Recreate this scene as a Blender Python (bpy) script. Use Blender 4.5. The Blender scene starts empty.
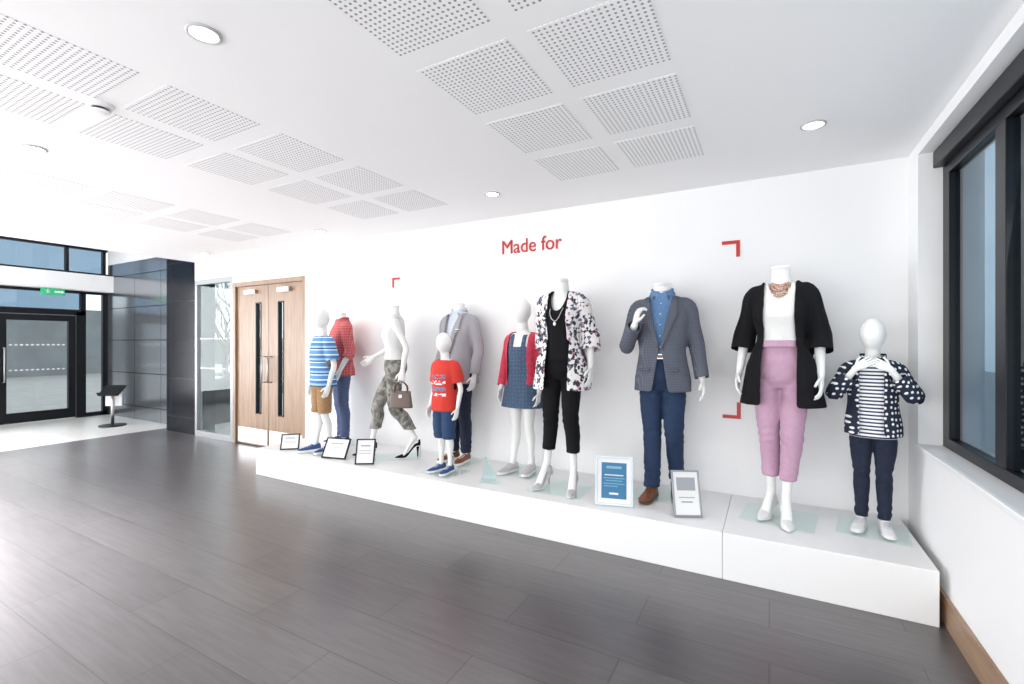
import bpy, bmesh, math, random
from mathutils import Vector, Matrix, noise, Euler
random.seed(4)
D=bpy.data; C=bpy.context; SC=C.scene
try:
    SC.view_settings.view_transform='Standard'
    SC.view_settings.look='None'
except Exception: pass
CAMH=1.45; WY=3.94; WX=0.80; CZ=2.667; PZ=0.285
# ------------------------------------------------------------------ materials
def newmat(name):
    m=D.materials.new(name); m.use_nodes=True
    nt=m.node_tree; b=nt.nodes['Principled BSDF']
    return m,nt,b
def N(nt,t,**k):
    n=nt.nodes.new(t)
    for a,v in k.items(): setattr(n,a,v)
    return n
def addbump(nt,b,scale=60,strength=.15,dist=.002,vec=None,detail=4):
    no=N(nt,'ShaderNodeTexNoise'); no.inputs['Scale'].default_value=scale; no.inputs['Detail'].default_value=detail
    if vec is None:
        tc=N(nt,'ShaderNodeTexCoord'); vec=tc.outputs['Object']
    nt.links.new(vec,no.inputs['Vector'])
    bp=N(nt,'ShaderNodeBump'); bp.inputs['Strength'].default_value=strength; bp.inputs['Distance'].default_value=dist
    nt.links.new(no.outputs['Fac'],bp.inputs['Height']); nt.links.new(bp.outputs['Normal'],b.inputs['Normal'])
    return no
def mat(name,col,rough=.5,metal=0,bump=0,bscale=80,var=0,spec=None,emit=None,es=0):
    m,nt,b=newmat(name)
    b.inputs['Base Color'].default_value=(*col,1); b.inputs['Roughness'].default_value=rough; b.inputs['Metallic'].default_value=metal
    if spec is not None: b.inputs['Specular IOR Level'].default_value=spec
    if bump: addbump(nt,b,bscale,bump)
    if var:
        tc=N(nt,'ShaderNodeTexCoord'); no=N(nt,'ShaderNodeTexNoise'); no.inputs['Scale'].default_value=bscale*.4
        nt.links.new(tc.outputs['Object'],no.inputs['Vector'])
        r=N(nt,'ShaderNodeValToRGB'); r.color_ramp.elements[0].position=.3; r.color_ramp.elements[1].position=.7
        r.color_ramp.elements[0].color=(*[c*(1-var) for c in col],1); r.color_ramp.elements[1].color=(*[min(1,c*(1+var)) for c in col],1)
        nt.links.new(no.outputs['Fac'],r.inputs[0]); nt.links.new(r.outputs[0],b.inputs['Base Color'])
    if emit:
        b.inputs['Emission Color'].default_value=(*emit,1); b.inputs['Emission Strength'].default_value=es
    return m
def objxyz(nt):
    tc=N(nt,'ShaderNodeTexCoord'); s=N(nt,'ShaderNodeSeparateXYZ'); nt.links.new(tc.outputs['Object'],s.inputs[0]); return tc,s
def math_(nt,op,a,b=None,c=None):
    n=N(nt,'ShaderNodeMath',operation=op)
    for i,v in enumerate((a,b,c)):
        if v is None: continue
        if isinstance(v,(int,float)): n.inputs[i].default_value=v
        else: nt.links.new(v,n.inputs[i])
    return n.outputs[0]
def mixc(nt,fac,c1,c2):
    n=N(nt,'ShaderNodeMix',data_type='RGBA')
    if isinstance(fac,(int,float)): n.inputs[0].default_value=fac
    else: nt.links.new(fac,n.inputs[0])
    for i,c in ((6,c1),(7,c2)):
        if isinstance(c,tuple): n.inputs[i].default_value=(*c,1)
        else: nt.links.new(c,n.inputs[i])
    return n.outputs[2]
def stripes(name,bands,period,rough=.8):
    m,nt,b=newmat(name); tc,s=objxyz(nt)
    f=math_(nt,'FRACT',math_(nt,'DIVIDE',s.outputs['Z'],period))
    r=N(nt,'ShaderNodeValToRGB'); cr=r.color_ramp; cr.interpolation='CONSTANT'
    while len(cr.elements)<len(bands): cr.elements.new(.5)
    for e,(p,c) in zip(cr.elements,bands): e.position=p; e.color=(*c,1)
    nt.links.new(f,r.inputs[0]); nt.links.new(r.outputs[0],b.inputs['Base Color']); b.inputs['Roughness'].default_value=rough
    addbump(nt,b,90,.2,vec=tc.outputs['Object']); return m
def dots(name,base,dot,scale,thr,rand=.35):
    m,nt,b=newmat(name); tc,s=objxyz(nt)
    u=math_(nt,'ADD',s.outputs['X'],math_(nt,'MULTIPLY',s.outputs['Y'],.6))
    cb=N(nt,'ShaderNodeCombineXYZ'); nt.links.new(u,cb.inputs[0]); nt.links.new(s.outputs['Z'],cb.inputs[1])
    v=N(nt,'ShaderNodeTexVoronoi',voronoi_dimensions='2D'); v.inputs['Scale'].default_value=scale; v.inputs['Randomness'].default_value=rand
    nt.links.new(cb.outputs[0],v.inputs['Vector'])
    f=math_(nt,'LESS_THAN',v.outputs['Distance'],thr)
    nt.links.new(mixc(nt,f,base,dot),b.inputs['Base Color']); b.inputs['Roughness'].default_value=.8
    addbump(nt,b,90,.2,vec=tc.outputs['Object']); return m
def checks(name,base,line,per,w,rough=.85):
    m,nt,b=newmat(name); tc,s=objxyz(nt)
    fx=math_(nt,'LESS_THAN',math_(nt,'FRACT',math_(nt,'DIVIDE',math_(nt,'ADD',s.outputs['X'],s.outputs['Y']),per)),w)
    fz=math_(nt,'LESS_THAN',math_(nt,'FRACT',math_(nt,'DIVIDE',s.outputs['Z'],per)),w)
    f=math_(nt,'MULTIPLY',math_(nt,'ADD',fx,fz),.5)
    nt.links.new(mixc(nt,f,base,line),b.inputs['Base Color']); b.inputs['Roughness'].default_value=rough
    addbump(nt,b,160,.35,vec=tc.outputs['Object']); return m
def blotch(name,cols,scale,kind='noise',rough=.8,stretch=(1,1,1)):
    m,nt,b=newmat(name); tc=N(nt,'ShaderNodeTexCoord'); mp=N(nt,'ShaderNodeMapping'); mp.inputs['Scale'].default_value=stretch
    nt.links.new(tc.outputs['Object'],mp.inputs[0])
    if kind=='noise':
        t=N(nt,'ShaderNodeTexNoise'); t.inputs['Scale'].default_value=scale; t.inputs['Detail'].default_value=2; out=t.outputs['Fac']
        nt.links.new(mp.outputs[0],t.inputs['Vector'])
    else:
        t=N(nt,'ShaderNodeTexVoronoi',distance='MANHATTAN'); t.inputs['Scale'].default_value=scale; nt.links.new(mp.outputs[0],t.inputs['Vector'])
        ss=N(nt,'ShaderNodeSeparateColor'); nt.links.new(t.outputs['Color'],ss.inputs[0]); out=ss.outputs[0]
    r=N(nt,'ShaderNodeValToRGB'); cr=r.color_ramp; cr.interpolation='CONSTANT'
    while len(cr.elements)<len(cols): cr.elements.new(.5)
    for e,(p,c) in zip(cr.elements,cols): e.position=p; e.color=(*c,1)
    nt.links.new(out,r.inputs[0]); nt.links.new(r.outputs[0],b.inputs['Base Color']); b.inputs['Roughness'].default_value=rough
    addbump(nt,b,90,.2,vec=tc.outputs['Object']); return m
def glass(name,tint=(1,1,1),refl=.03,rough=0,k=.5):
    m=D.materials.new(name); m.use_nodes=True; nt=m.node_tree; nt.nodes.clear()
    o=N(nt,'ShaderNodeOutputMaterial'); t=N(nt,'ShaderNodeBsdfTransparent'); g=N(nt,'ShaderNodeBsdfGlossy'); mx=N(nt,'ShaderNodeMixShader'); lw=N(nt,'ShaderNodeLayerWeight')
    t.inputs[0].default_value=(*tint,1); g.inputs['Roughness'].default_value=rough; g.inputs[0].default_value=(.95,1,1,1)
    f=math_(nt,'ADD',math_(nt,'MULTIPLY',math_(nt,'POWER',lw.outputs['Facing'],4.0),k),refl)
    nt.links.new(f,mx.inputs[0]); nt.links.new(t.outputs[0],mx.inputs[1]); nt.links.new(g.outputs[0],mx.inputs[2]); nt.links.new(mx.outputs[0],o.inputs[0]); return m

M={}
M['wall']=mat('wall_paint',(.90,.90,.905),.6,bump=.05,bscale=200)
M['ceil']=mat('ceiling_paint',(.90,.90,.905),.7,bump=.04,bscale=150)
M['plinth']=mat('plinth_white',(.88,.88,.88),.35,bump=.02,bscale=40)
M['mann']=mat('mannequin_gloss',(.82,.82,.81),.28,bump=.01,bscale=10)
M['red']=mat('red_vinyl',(.53,.02,.02),.4,bump=.02)
M['frame']=mat('dark_frame',(.006,.007,.010),.35,bump=.03,spec=.3)
M['black']=mat('black_gloss',(.01,.011,.014),.12,bump=.01,bscale=4)
M['steel']=mat('steel',(.6,.6,.6),.3,1,bump=.03)
M['alu']=mat('grey_aluminium',(.30,.31,.32),.4,.6,bump=.03)
M['glass']=glass('window_glass',(.95,.98,.98),.02,k=.15)
M['tglass']=glass('tinted_glass',(.46,.56,.64),.04)
M['base']=glass('plate_glass',(.95,.985,.975),.03)
M['sole']=mat('rubber_white',(.8,.8,.78),.6,bump=.1)
M['rod']=M['steel']; M['rim']=mat('lamp_rim',(.50,.50,.51),.4,bump=.02)
# floor
m,nt,b=newmat('floor_planks'); tc=N(nt,'ShaderNodeTexCoord')
br=N(nt,'ShaderNodeTexBrick'); br.offset=.5; br.inputs['Scale'].default_value=1
br.inputs['Brick Width'].default_value=1.2; br.inputs['Row Height'].default_value=.3; br.inputs['Mortar Size'].default_value=.0035
br.inputs['Mortar Smooth'].default_value=.2
br.inputs['Color1'].default_value=(.088,.080,.083,1); br.inputs['Color2'].default_value=(.108,.099,.101,1); br.inputs['Mortar'].default_value=(.05,.046,.048,1)
nt.links.new(tc.outputs['Object'],br.inputs['Vector'])
mp=N(nt,'ShaderNodeMapping'); mp.inputs['Scale'].default_value=(3,45,1); nt.links.new(tc.outputs['Object'],mp.inputs[0])
no=N(nt,'ShaderNodeTexNoise'); no.inputs['Scale'].default_value=1; no.inputs['Detail'].default_value=6; nt.links.new(mp.outputs[0],no.inputs['Vector'])
mr=N(nt,'ShaderNodeMapRange'); mr.inputs['From Min'].default_value=.3; mr.inputs['From Max'].default_value=.7; mr.inputs['To Min'].default_value=.84; mr.inputs['To Max'].default_value=1.18
nt.links.new(no.outputs['Fac'],mr.inputs[0])
vm=N(nt,'ShaderNodeVectorMath',operation='SCALE'); nt.links.new(br.outputs['Color'],vm.inputs[0]); nt.links.new(mr.outputs[0],vm.inputs['Scale'])
nt.links.new(vm.outputs[0],b.inputs['Base Color'])
b.inputs['Roughness'].default_value=.30; b.inputs['Specular IOR Level'].default_value=1.0
bp=N(nt,'ShaderNodeBump'); bp.inputs['Strength'].default_value=.22; bp.inputs['Distance'].default_value=.002
h=math_(nt,'SUBTRACT',math_(nt,'MULTIPLY',no.outputs['Fac'],.4),br.outputs['Fac']); nt.links.new(h,bp.inputs['Height']); nt.links.new(bp.outputs['Normal'],b.inputs['Normal'])
M['floor']=m
M['mat']=mat('entrance_floor_glare',(.66,.65,.63),.35,bump=.1,bscale=60,var=.06)  # light reflected on the entrance floor, painted in as a pale base colour
# oak
m,nt,b=newmat('oak'); tc=N(nt,'ShaderNodeTexCoord'); mp=N(nt,'ShaderNodeMapping'); mp.inputs['Scale'].default_value=(14,14,1.2); nt.links.new(tc.outputs['Object'],mp.inputs[0])
no=N(nt,'ShaderNodeTexNoise'); no.inputs['Scale'].default_value=2; no.inputs['Detail'].default_value=6; nt.links.new(mp.outputs[0],no.inputs['Vector'])
r=N(nt,'ShaderNodeValToRGB'); r.color_ramp.elements[0].position=.3; r.color_ramp.elements[0].color=(.26,.155,.095,1); r.color_ramp.elements[1].position=.7; r.color_ramp.elements[1].color=(.38,.255,.165,1)
nt.links.new(no.outputs['Fac'],r.inputs[0]); nt.links.new(r.outputs[0],b.inputs['Base Color']); b.inputs['Roughness'].default_value=.4; M['oak']=m
m2=m.copy(); m2.name='oak_skirting'; mm=[n for n in m2.node_tree.nodes if n.type=='MAPPING'][0]; mm.inputs['Scale'].default_value=(14,1.2,14); M['oakh']=m2
# cladding
m,nt,b=newmat('metal_cladding'); tc,s=objxyz(nt)
fx=math_(nt,'LESS_THAN',math_(nt,'FRACT',math_(nt,'DIVIDE',math_(nt,'ADD',s.outputs['X'],20.2),.97)),.014)
fz=math_(nt,'LESS_THAN',math_(nt,'FRACT',math_(nt,'DIVIDE',math_(nt,'ADD',s.outputs['Z'],10.3),.62)),.024)
f=math_(nt,'MAXIMUM',fx,fz)
nt.links.new(mixc(nt,f,(.34,.36,.39),(.02,.02,.02)),b.inputs['Base Color']); b.inputs['Metallic'].default_value=.8; b.inputs['Roughness'].default_value=.16; M['clad']=m
m=m.copy(); m.name='black_cladding'; [n for n in m.node_tree.nodes if n.type=='MIX'][0].inputs[6].default_value=(.008,.010,.015,1)
bb=m.node_tree.nodes['Principled BSDF']; bb.inputs['Metallic'].default_value=0; bb.inputs['Roughness'].default_value=.2; bb.inputs['Specular IOR Level'].default_value=.06; M['bclad']=m
# perforated panel
m,nt,b=newmat('perforated_board'); tc,s=objxyz(nt)
def cell(o): return math_(nt,'SUBTRACT',math_(nt,'FRACT',math_(nt,'DIVIDE',math_(nt,'ADD',o,10.0),.0242)),.5)
cx,cy=cell(s.outputs['X']),cell(s.outputs['Y'])
r2=math_(nt,'ADD',math_(nt,'MULTIPLY',cx,cx),math_(nt,'MULTIPLY',cy,cy))
f=math_(nt,'LESS_THAN',r2,.055)
nt.links.new(mixc(nt,f,(.89,.89,.895),(.27,.27,.28)),b.inputs['Base Color']); b.inputs['Roughness'].default_value=.7; M['perf']=m
# garments
M['navydot']=dots('navy_dot_fabric',(.008,.013,.035),(.85,.87,.9),30,.24)
M['navystripe']=stripes('navy_stripe_jersey',[(0,(.85,.85,.86)),(.55,(.02,.03,.09))],.022)
M['denim_dark']=mat('dark_denim',(.008,.014,.036),.85,bump=.4,bscale=140,var=.25)
M['denim']=mat('mid_denim',(.011,.030,.078),.85,bump=.4,bscale=200,var=.15)
M['denim_shorts']=mat('shorts_denim',(.018,.05,.125),.85,bump=.4,bscale=200,var=.15)
M['denim_shirt']=mat('denim_shirt',(.12,.24,.44),.85,bump=.4,bscale=200,var=.15)
M['denim_light']=mat('light_denim',(.08,.11,.22),.85,bump=.4,bscale=200,var=.15)
M['paleshirt']=checks('pale_blue_shirt',(.45,.52,.62),(.75,.78,.82),.014,.4)
M['blackfab']=mat('black_fabric',(.008,.008,.010),.9,bump=.3,bscale=120,spec=.2)
M['whitefab']=mat('white_fabric',(.74,.74,.73),.8,bump=.3,bscale=120)
M['pink']=mat('pink_twill',(.50,.305,.42),.8,bump=.3,bscale=140,var=.04)
M['blazer']=checks('blue_grey_check',(.070,.080,.112),(.16,.17,.21),.012,.3)
M['gblazer']=checks('pale_grey_weave',(.32,.31,.34),(.40,.39,.42),.010,.3)
M['redcheck']=checks('red_check_shirt',(.48,.065,.07),(.58,.23,.23),.03,.3)
M['floral']=blotch('floral_fabric',[(0,(.03,.03,.045)),(.26,(.80,.77,.77)),(.56,(.50,.22,.30)),(.62,(.82,.80,.78)),(.78,(.12,.14,.20)),(.88,(.8,.74,.74))],46,'vor')
M['camo']=blotch('camo_fabric',[(0,(.12,.12,.105)),(.43,(.22,.21,.19)),(.52,(.33,.31,.28)),(.62,(.16,.165,.14))],16)
M['dendot']=dots('denim_fine_dot',(.045,.080,.145),(.20,.27,.36),30,.10)
M['redcardi']=mat('red_knit',(.52,.04,.08),.9,bump=.5,bscale=90,var=.15)
M['tan']=mat('tan_cotton',(.33,.195,.09),.85,bump=.3,bscale=120,var=.1)
M['bluestripe']=stripes('blue_stripe_jersey',[(0,(.09,.28,.58)),(.30,(.70,.80,.88)),(.38,(.03,.08,.22)),(.50,(.30,.52,.75)),(.66,(.06,.18,.42)),(.9,(.75,.83,.9))],.13)
M['brown']=mat('brown_leather',(.20,.065,.025),.35,bump=.15,bscale=60,var=.2)
M['brown2']=mat('dark_brown_leather',(.09,.04,.022),.45,bump=.15,bscale=60)
M['blueshoe']=mat('blue_canvas',(.03,.08,.22),.8,bump=.3,bscale=120)
M['silver']=mat('silver_shoe',(.60,.58,.58),.3,.3,bump=.1)
M['rosegold']=mat('rose_gold',(.62,.38,.28),.3,1,bump=.05)
M['whitecanvas']=mat('white_canvas',(.76,.76,.78),.7,bump=.3,bscale=120)
M['greylace']=mat('grey_lace',(.40,.42,.48),.7,bump=.1)
m,nt,b=newmat('red_print_tee'); tc,s=objxyz(nt)
mp=N(nt,'ShaderNodeMapping'); mp.inputs['Scale'].default_value=(22,1,46); nt.links.new(tc.outputs['Object'],mp.inputs[0])
v=N(nt,'ShaderNodeTexNoise'); v.inputs['Scale'].default_value=1.3; v.inputs['Detail'].default_value=1; nt.links.new(mp.outputs[0],v.inputs['Vector'])
g1=math_(nt,'GREATER_THAN',v.outputs['Fac'],.5)
zb=math_(nt,'GREATER_THAN',math_(nt,'FRACT',math_(nt,'DIVIDE',s.outputs['Z'],.055)),.35)
inx=math_(nt,'LESS_THAN',math_(nt,'ABSOLUTE',s.outputs['X']),.085)
inz=math_(nt,'LESS_THAN',math_(nt,'ABSOLUTE',math_(nt,'SUBTRACT',s.outputs['Z'],.79)),.10)
front=math_(nt,'LESS_THAN',s.outputs['Y'],-.02)
f=math_(nt,'MULTIPLY',math_(nt,'MULTIPLY',math_(nt,'MULTIPLY',g1,zb),math_(nt,'MULTIPLY',inx,inz)),front)
pc=mixc(nt,math_(nt,'GREATER_THAN',math_(nt,'FRACT',math_(nt,'DIVIDE',s.outputs['Z'],.11)),.5),(.75,.80,.82),(.10,.25,.40))
nt.links.new(mixc(nt,f,(.58,.035,.022),pc),b.inputs['Base Color']); b.inputs['Roughness'].default_value=.85; M['redtee']=m

# ------------------------------------------------------------------ geometry helpers
def crom(pts,sub):
    out=[]; n=len(pts)
    for i in range(n-1):
        p0=pts[max(i-1,0)];p1=pts[i];p2=pts[i+1];p3=pts[min(i+2,n-1)]
        for k in range(sub):
            t=k/sub
            out.append([0.5*((2*b_)+(-a+c)*t+(2*a-5*b_+4*c-d)*t*t+(-a+3*b_-3*c+d)*t**3) for a,b_,c,d in zip(p0,p1,p2,p3)])
    out.append(list(pts[-1])); return out
class Geo:
    def __init__(s): s.v=[]; s.f=[]
    def loft(s,rings,cap=True,closed=True):
        n=len(rings[0]); b=len(s.v)
        for r in rings: s.v+= [tuple(p) for p in r]
        for i in range(len(rings)-1):
            for j in range(n if closed else n-1):
                k=(j+1)%n; s.f.append((b+i*n+j,b+i*n+k,b+(i+1)*n+k,b+(i+1)*n+j))
        if cap:
            s.f.append(tuple(reversed(range(b,b+n)))); e=b+(len(rings)-1)*n; s.f.append(tuple(range(e,e+n)))
        return s
    def tube(s,path,radii,n=14,sub=5,ref=(1,0,0),cap=True):
        rr=[r if isinstance(r,tuple) else (r,r) for r in radii]
        q=[list(p)+list(r) for p,r in zip(path,rr)]
        q=crom(q,sub) if sub>1 else q
        P=[Vector(a[:3]) for a in q]; ref=Vector(ref); rings=[]
        for i,p in enumerate(P):
            t=(P[min(i+1,len(P)-1)]-P[max(i-1,0)]).normalized()
            sd=ref-t*ref.dot(t)
            if sd.length<.15: sd=Vector((0,1,.1))-t*Vector((0,1,.1)).dot(t)
            sd.normalize(); th=t.cross(sd)
            ra,rb=max(q[i][3],.0003),max(q[i][4],.0003)
            rings.append([p+sd*ra*math.cos(a)+th*rb*math.sin(a) for a in [2*math.pi*j/n for j in range(n)]])
        return s.loft(rings,cap)
    def box(s,x0,x1,y0,y1,z0,z1):
        b=len(s.v); s.v+=[(x,y,z) for z in (z0,z1) for y in (y0,y1) for x in (x0,x1)]
        s.f+=[tuple(b+i for i in q) for q in ((0,2,3,1),(4,5,7,6),(0,1,5,4),(2,6,7,3),(0,4,6,2),(1,3,7,5))]; return s
    def ell(s,c,r,n=20,m=12,fn=None):
        rings=[]
        for i in range(1,m):
            ph=-math.pi/2+math.pi*i/m; z=math.sin(ph); k=math.cos(ph); w=fn(z) if fn else 1
            rings.append([(c[0]+r[0]*k*w*math.cos(2*math.pi*j/n),c[1]+r[1]*k*w*math.sin(2*math.pi*j/n),c[2]+r[2]*z) for j in range(n)])
        return s.loft(rings,True)
    def mesh(s,name='m'):
        me=D.meshes.new(name); me.from_pydata(s.v,[],s.f); me.update()
        bm=bmesh.new(); bm.from_mesh(me); bmesh.ops.recalc_face_normals(bm,faces=bm.faces); bm.to_mesh(me); bm.free(); return me
def O(name,me,mt=None,parent=None,smooth=False,label=None,cat=None,kind=None,group=None,bevel=0,loc=None,solid=0):
    if isinstance(me,Geo): me=me.mesh(name)
    o=D.objects.new(name,me); C.collection.objects.link(o)
    if mt is not None and me is not None: me.materials.clear(); me.materials.append(mt)
    if smooth and me is not None:
        for p in me.polygons: p.use_smooth=True
    if parent: o.parent=parent
    if label: o['label']=label
    if cat: o['category']=cat
    if kind: o['kind']=kind
    if group: o['group']=group
    if loc: o.location=loc
    if solid:
        sm=o.modifiers.new('solid','SOLIDIFY'); sm.thickness=solid; sm.offset=0
    if bevel:
        bv=o.modifiers.new('bev','BEVEL'); bv.width=bevel; bv.segments=2; bv.limit_method='ANGLE'
    return o
def E(name,loc,yaw,label,cat,group=None):
    o=D.objects.new(name,None); C.collection.objects.link(o); o.location=loc; o.rotation_euler=(0,0,math.radians(yaw)); o.empty_display_size=.1
    o['label']=label; o['category']=cat
    if group: o['group']=group
    return o
def struct(name,boxes,mt,label=None,bevel=0):
    g=Geo()
    for b_ in boxes: g.box(*b_)
    return O(name,g,mt,kind='structure',label=label,bevel=bevel)
def remesh(geo,vox,smooth=4):
    me=geo.mesh('t'); o=D.objects.new('t',me); C.collection.objects.link(o)
    md=o.modifiers.new('r','REMESH'); md.mode='VOXEL'; md.voxel_size=vox
    sm=o.modifiers.new('s','SMOOTH'); sm.factor=.5; sm.iterations=smooth
    dg=C.evaluated_depsgraph_get(); me2=D.meshes.new_from_object(o.evaluated_get(dg))
    D.objects.remove(o); D.meshes.remove(me); return me2
def process(me,pred=None,amp=0,fs=(9,9,5),seed=0,folds=None):
    bm=bmesh.new(); bm.from_mesh(me)
    if pred:
        dl=[f for f in bm.faces if pred(*f.calc_center_median())]
        bmesh.ops.delete(bm,geom=dl,context='FACES')
        for it in range(7):
            mv=[]
            for v in bm.verts:
                if v.is_boundary:
                    nb=[e.other_vert(v) for e in v.link_edges if e.is_boundary]
                    if len(nb)==2: mv.append((v,v.co*.4+(nb[0].co+nb[1].co)*.3))
            for v,c in mv: v.co=c
    if amp:
        bm.normal_update()
        for v in bm.verts:
            p=Vector((v.co.x*fs[0]+seed*3.1,v.co.y*fs[1]+seed,v.co.z*fs[2]))
            n=noise.noise(p)+.5*noise.noise(p*2.3)
            d=amp*n+amp*.2
            if folds: d+=folds(v.co,seed)
            v.co+=v.normal*d
    bm.to_mesh(me); bm.free(); return me

# ------------------------------------------------------------------ mannequins
TAB={
'f':[(.452,.060,.045,0),(.475,.086,.059,.002),(.50,.096,.067,.005),(.53,.096,.066,.005),(.57,.083,.056,0),(.61,.068,.048,-.003),(.635,.066,.047,-.004),(.67,.073,.052,-.006),(.71,.082,.063,-.012),(.735,.083,.061,-.010),(.77,.083,.05,-.002),(.80,.085,.042,.004),(.82,.070,.035,.006),(.835,.044,.031,.005),(.85,.033,.033,.002),(.89,.031,.031,-.004)],
'm':[(.452,.062,.050,0),(.475,.086,.061,.002),(.50,.093,.067,.004),(.53,.091,.064,.003),(.57,.086,.058,0),(.61,.082,.055,-.003),(.65,.086,.058,-.004),(.69,.094,.062,-.006),(.73,.100,.064,-.007),(.77,.102,.056,-.002),(.80,.098,.046,.004),(.82,.080,.038,.006),(.835,.052,.034,.005),(.85,.038,.037,.002),(.89,.035,.036,-.004)],
'c':[(.440,.064,.050,0),(.463,.086,.061,.002),(.49,.091,.065,.003),(.52,.088,.063,0),(.56,.084,.060,0),(.60,.082,.060,-.003),(.64,.084,.060,-.004),(.68,.088,.060,-.004),(.71,.089,.056,-.003),(.74,.089,.050,0),(.765,.086,.043,.003),(.785,.070,.037,.004),(.80,.045,.033,.004),(.815,.031,.031,.002),(.85,.030,.031,-.002)]}
WS={'f':.82,'m':.86,'c':.86}
for k in TAB: TAB[k]=[(z,w*WS[k] if z<.845-(.04 if k=='c' else 0) else w,d*.88,y) for z,w,d,y in TAB[k]]
SHZ={'f':.80,'m':.80,'c':.765}
SLV=.77; TRS=.76; LEG=.81
class Mq:
    def __init__(s,loc,yaw,H,kind,label,lift=.012,heel=0,head=False,arms=None,legs=None,headtilt=0,grp='dressed display mannequins',basesize=(.38,.34),baseoff=(0,0)):
        s.H=H;s.k=kind;s.lift=lift+heel;s.gz=.012
        s.root=E('mannequin',(loc[0],loc[1],PZ),yaw,label,'mannequin',grp); s.head=head; s.n=0
        z=SHZ[kind]; w={'f':.088,'m':.102,'c':.090}[kind]
        s.sh={-1:(-w,.004,z-.012),1:(w,.004,z-.012)}
        A={-1:[(-.112,.012,z-.17),(-.120,-.02,z-.31)],1:[(.112,.012,z-.17),(.120,-.02,z-.31)]}
        if arms: A.update(arms)
        s.A=A
        L={-1:[(-.042,-.005,.27),(-.044,.008,.048)],1:[(.042,-.005,.27),(.044,.008,.048)]}
        if legs: L.update(legs)
        s.L=L; s.hz={'f':.485,'m':.485,'c':.47}[kind]
        g=Geo(); g.box(baseoff[0]-basesize[0]/2,baseoff[0]+basesize[0]/2,baseoff[1]-basesize[1]/2,baseoff[1]+basesize[1]/2,0.0005,.0115)
        O('glass_base',g,M['base'],s.root,label='clear glass base plate')
    def W(s,p): return Vector((p[0]*s.H,p[1]*s.H,p[2]*s.H+s.lift))
    def prof(s,z):
        T=TAB[s.k]
        if z<=T[0][0]: return T[0][1:]
        for a,b_ in zip(T,T[1:]):
            if z<=b_[0]:
                t=(z-a[0])/(b_[0]-a[0]); return tuple(a[i]*(1-t)+b_[i]*t for i in (1,2,3))
        return T[-1][1:]
    def gprof(s,z):
        zz=max(z,TAB[s.k][2][0]); return s.prof(zz)
    def ring(s,z,off,n=44,p=2.3,wo=None,g=False):
        hw,hd,yc=s.gprof(z) if g else s.prof(z); o=off(z) if callable(off) else off
        if wo: ow=wo(z)
        else: ow=0
        out=[]
        for j in range(n):
            a=2*math.pi*j/n; c,si=math.cos(a),math.sin(a)
            x=(hw+o+ow)*math.copysign(abs(c)**(2/p),c); y=yc+(hd+o+ow*.6)*math.copysign(abs(si)**(2/p),si)
            out.append(s.W((x,y,z)))
        return out
    def rings(s,z0,z1,off,steps=30,wo=None,g=False): return [s.ring(z0+(z1-z0)*i/steps,off,wo=wo,g=g) for i in range(steps+1)]
    def armpts(s,sd,end=2.0):
        sh=Vector(s.sh[sd]); el=Vector(s.A[sd][0]); wr=Vector(s.A[sd][1]); inn=Vector((sh.x*.62,sh.y,sh.z+.012))
        pts=[(inn,-.3),(sh,0),(sh.lerp(el,.45),.45),(el,1.0),(el.lerp(wr,.4),1.4),(wr,2.0)]
        if end>=2.0: return pts
        o=[p for p in pts if p[1]<end-.05]
        e=sh.lerp(el,end) if end<=1 else el.lerp(wr,end-1); o.append((e,end)); return o
    def armr(s,R,t):
        K=[-.3,0,.45,1,1.4,2.0]
        for i in range(5):
            if t<=K[i+1]: 
                q=(t-K[i])/(K[i+1]-K[i]); return R[i]*(1-q)+R[i+1]*q
        return R[-1]
    def legpts(s,sd):
        hp=Vector((sd*.043,0,s.hz)); kn=Vector(s.L[sd][0]); an=Vector(s.L[sd][1])
        calf=kn.lerp(an,.32)+Vector((0,.010,0))
        return [hp,hp.lerp(kn,.45)+Vector((sd*.003,-.004,0)),kn,calf,kn.lerp(an,.7)+Vector((0,.004,0)),an]
    def body(s,hands=None,bare_feet=True):
        g=Geo(); H=s.H; f={'f':1,'m':1.1,'c':1.05}[s.k]
        g.loft(s.rings(TAB[s.k][0][0],TAB[s.k][-1][0],0,44))
        R=[.027*f,.027*f,.0205*f,.018*f,.0175*f,.0130*f]
        for sd in (-1,1):
            a=s.armpts(sd); g.tube([s.W(p) for p,_ in a],[r*H for r in R],14,5,ref=(0,1,0))
            l=s.legpts(sd); g.tube([s.W(p) for p in l],[r*H*f*LEG for r in (.052,.046,.032,.032,.022,.020)],16,5)
            an=Vector(s.L[sd][1]); td=Vector((sd*.18,-1,0)).normalized() if len(s.L[sd])<3 else Vector(s.L[sd][2]).normalized()
            gz=(s.gz-s.lift)/H
            b1=an+td*.026+Vector((0,0,-.020)); b1.z=max(b1.z,gz+.018)
            ball=an+td*.078; ball.z=gz+.010; toe=an+td*.100; toe.z=gz+.008
            sid=Vector((-td.y,td.x,0))
            g.tube([s.W(an+Vector((0,0,.01))),s.W(b1),s.W(ball),s.W(toe)],[(.016*H,.018*H),(.016*H,.013*H),(.019*H,.008*H),(.014*H,.006*H)],12,4,ref=sid)
            hl=an-td*.010; g.ell(s.W((hl.x,hl.y,max(an.z-.028,gz+.017))),(.014*H,.018*H,.016*H),14,10)
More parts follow.
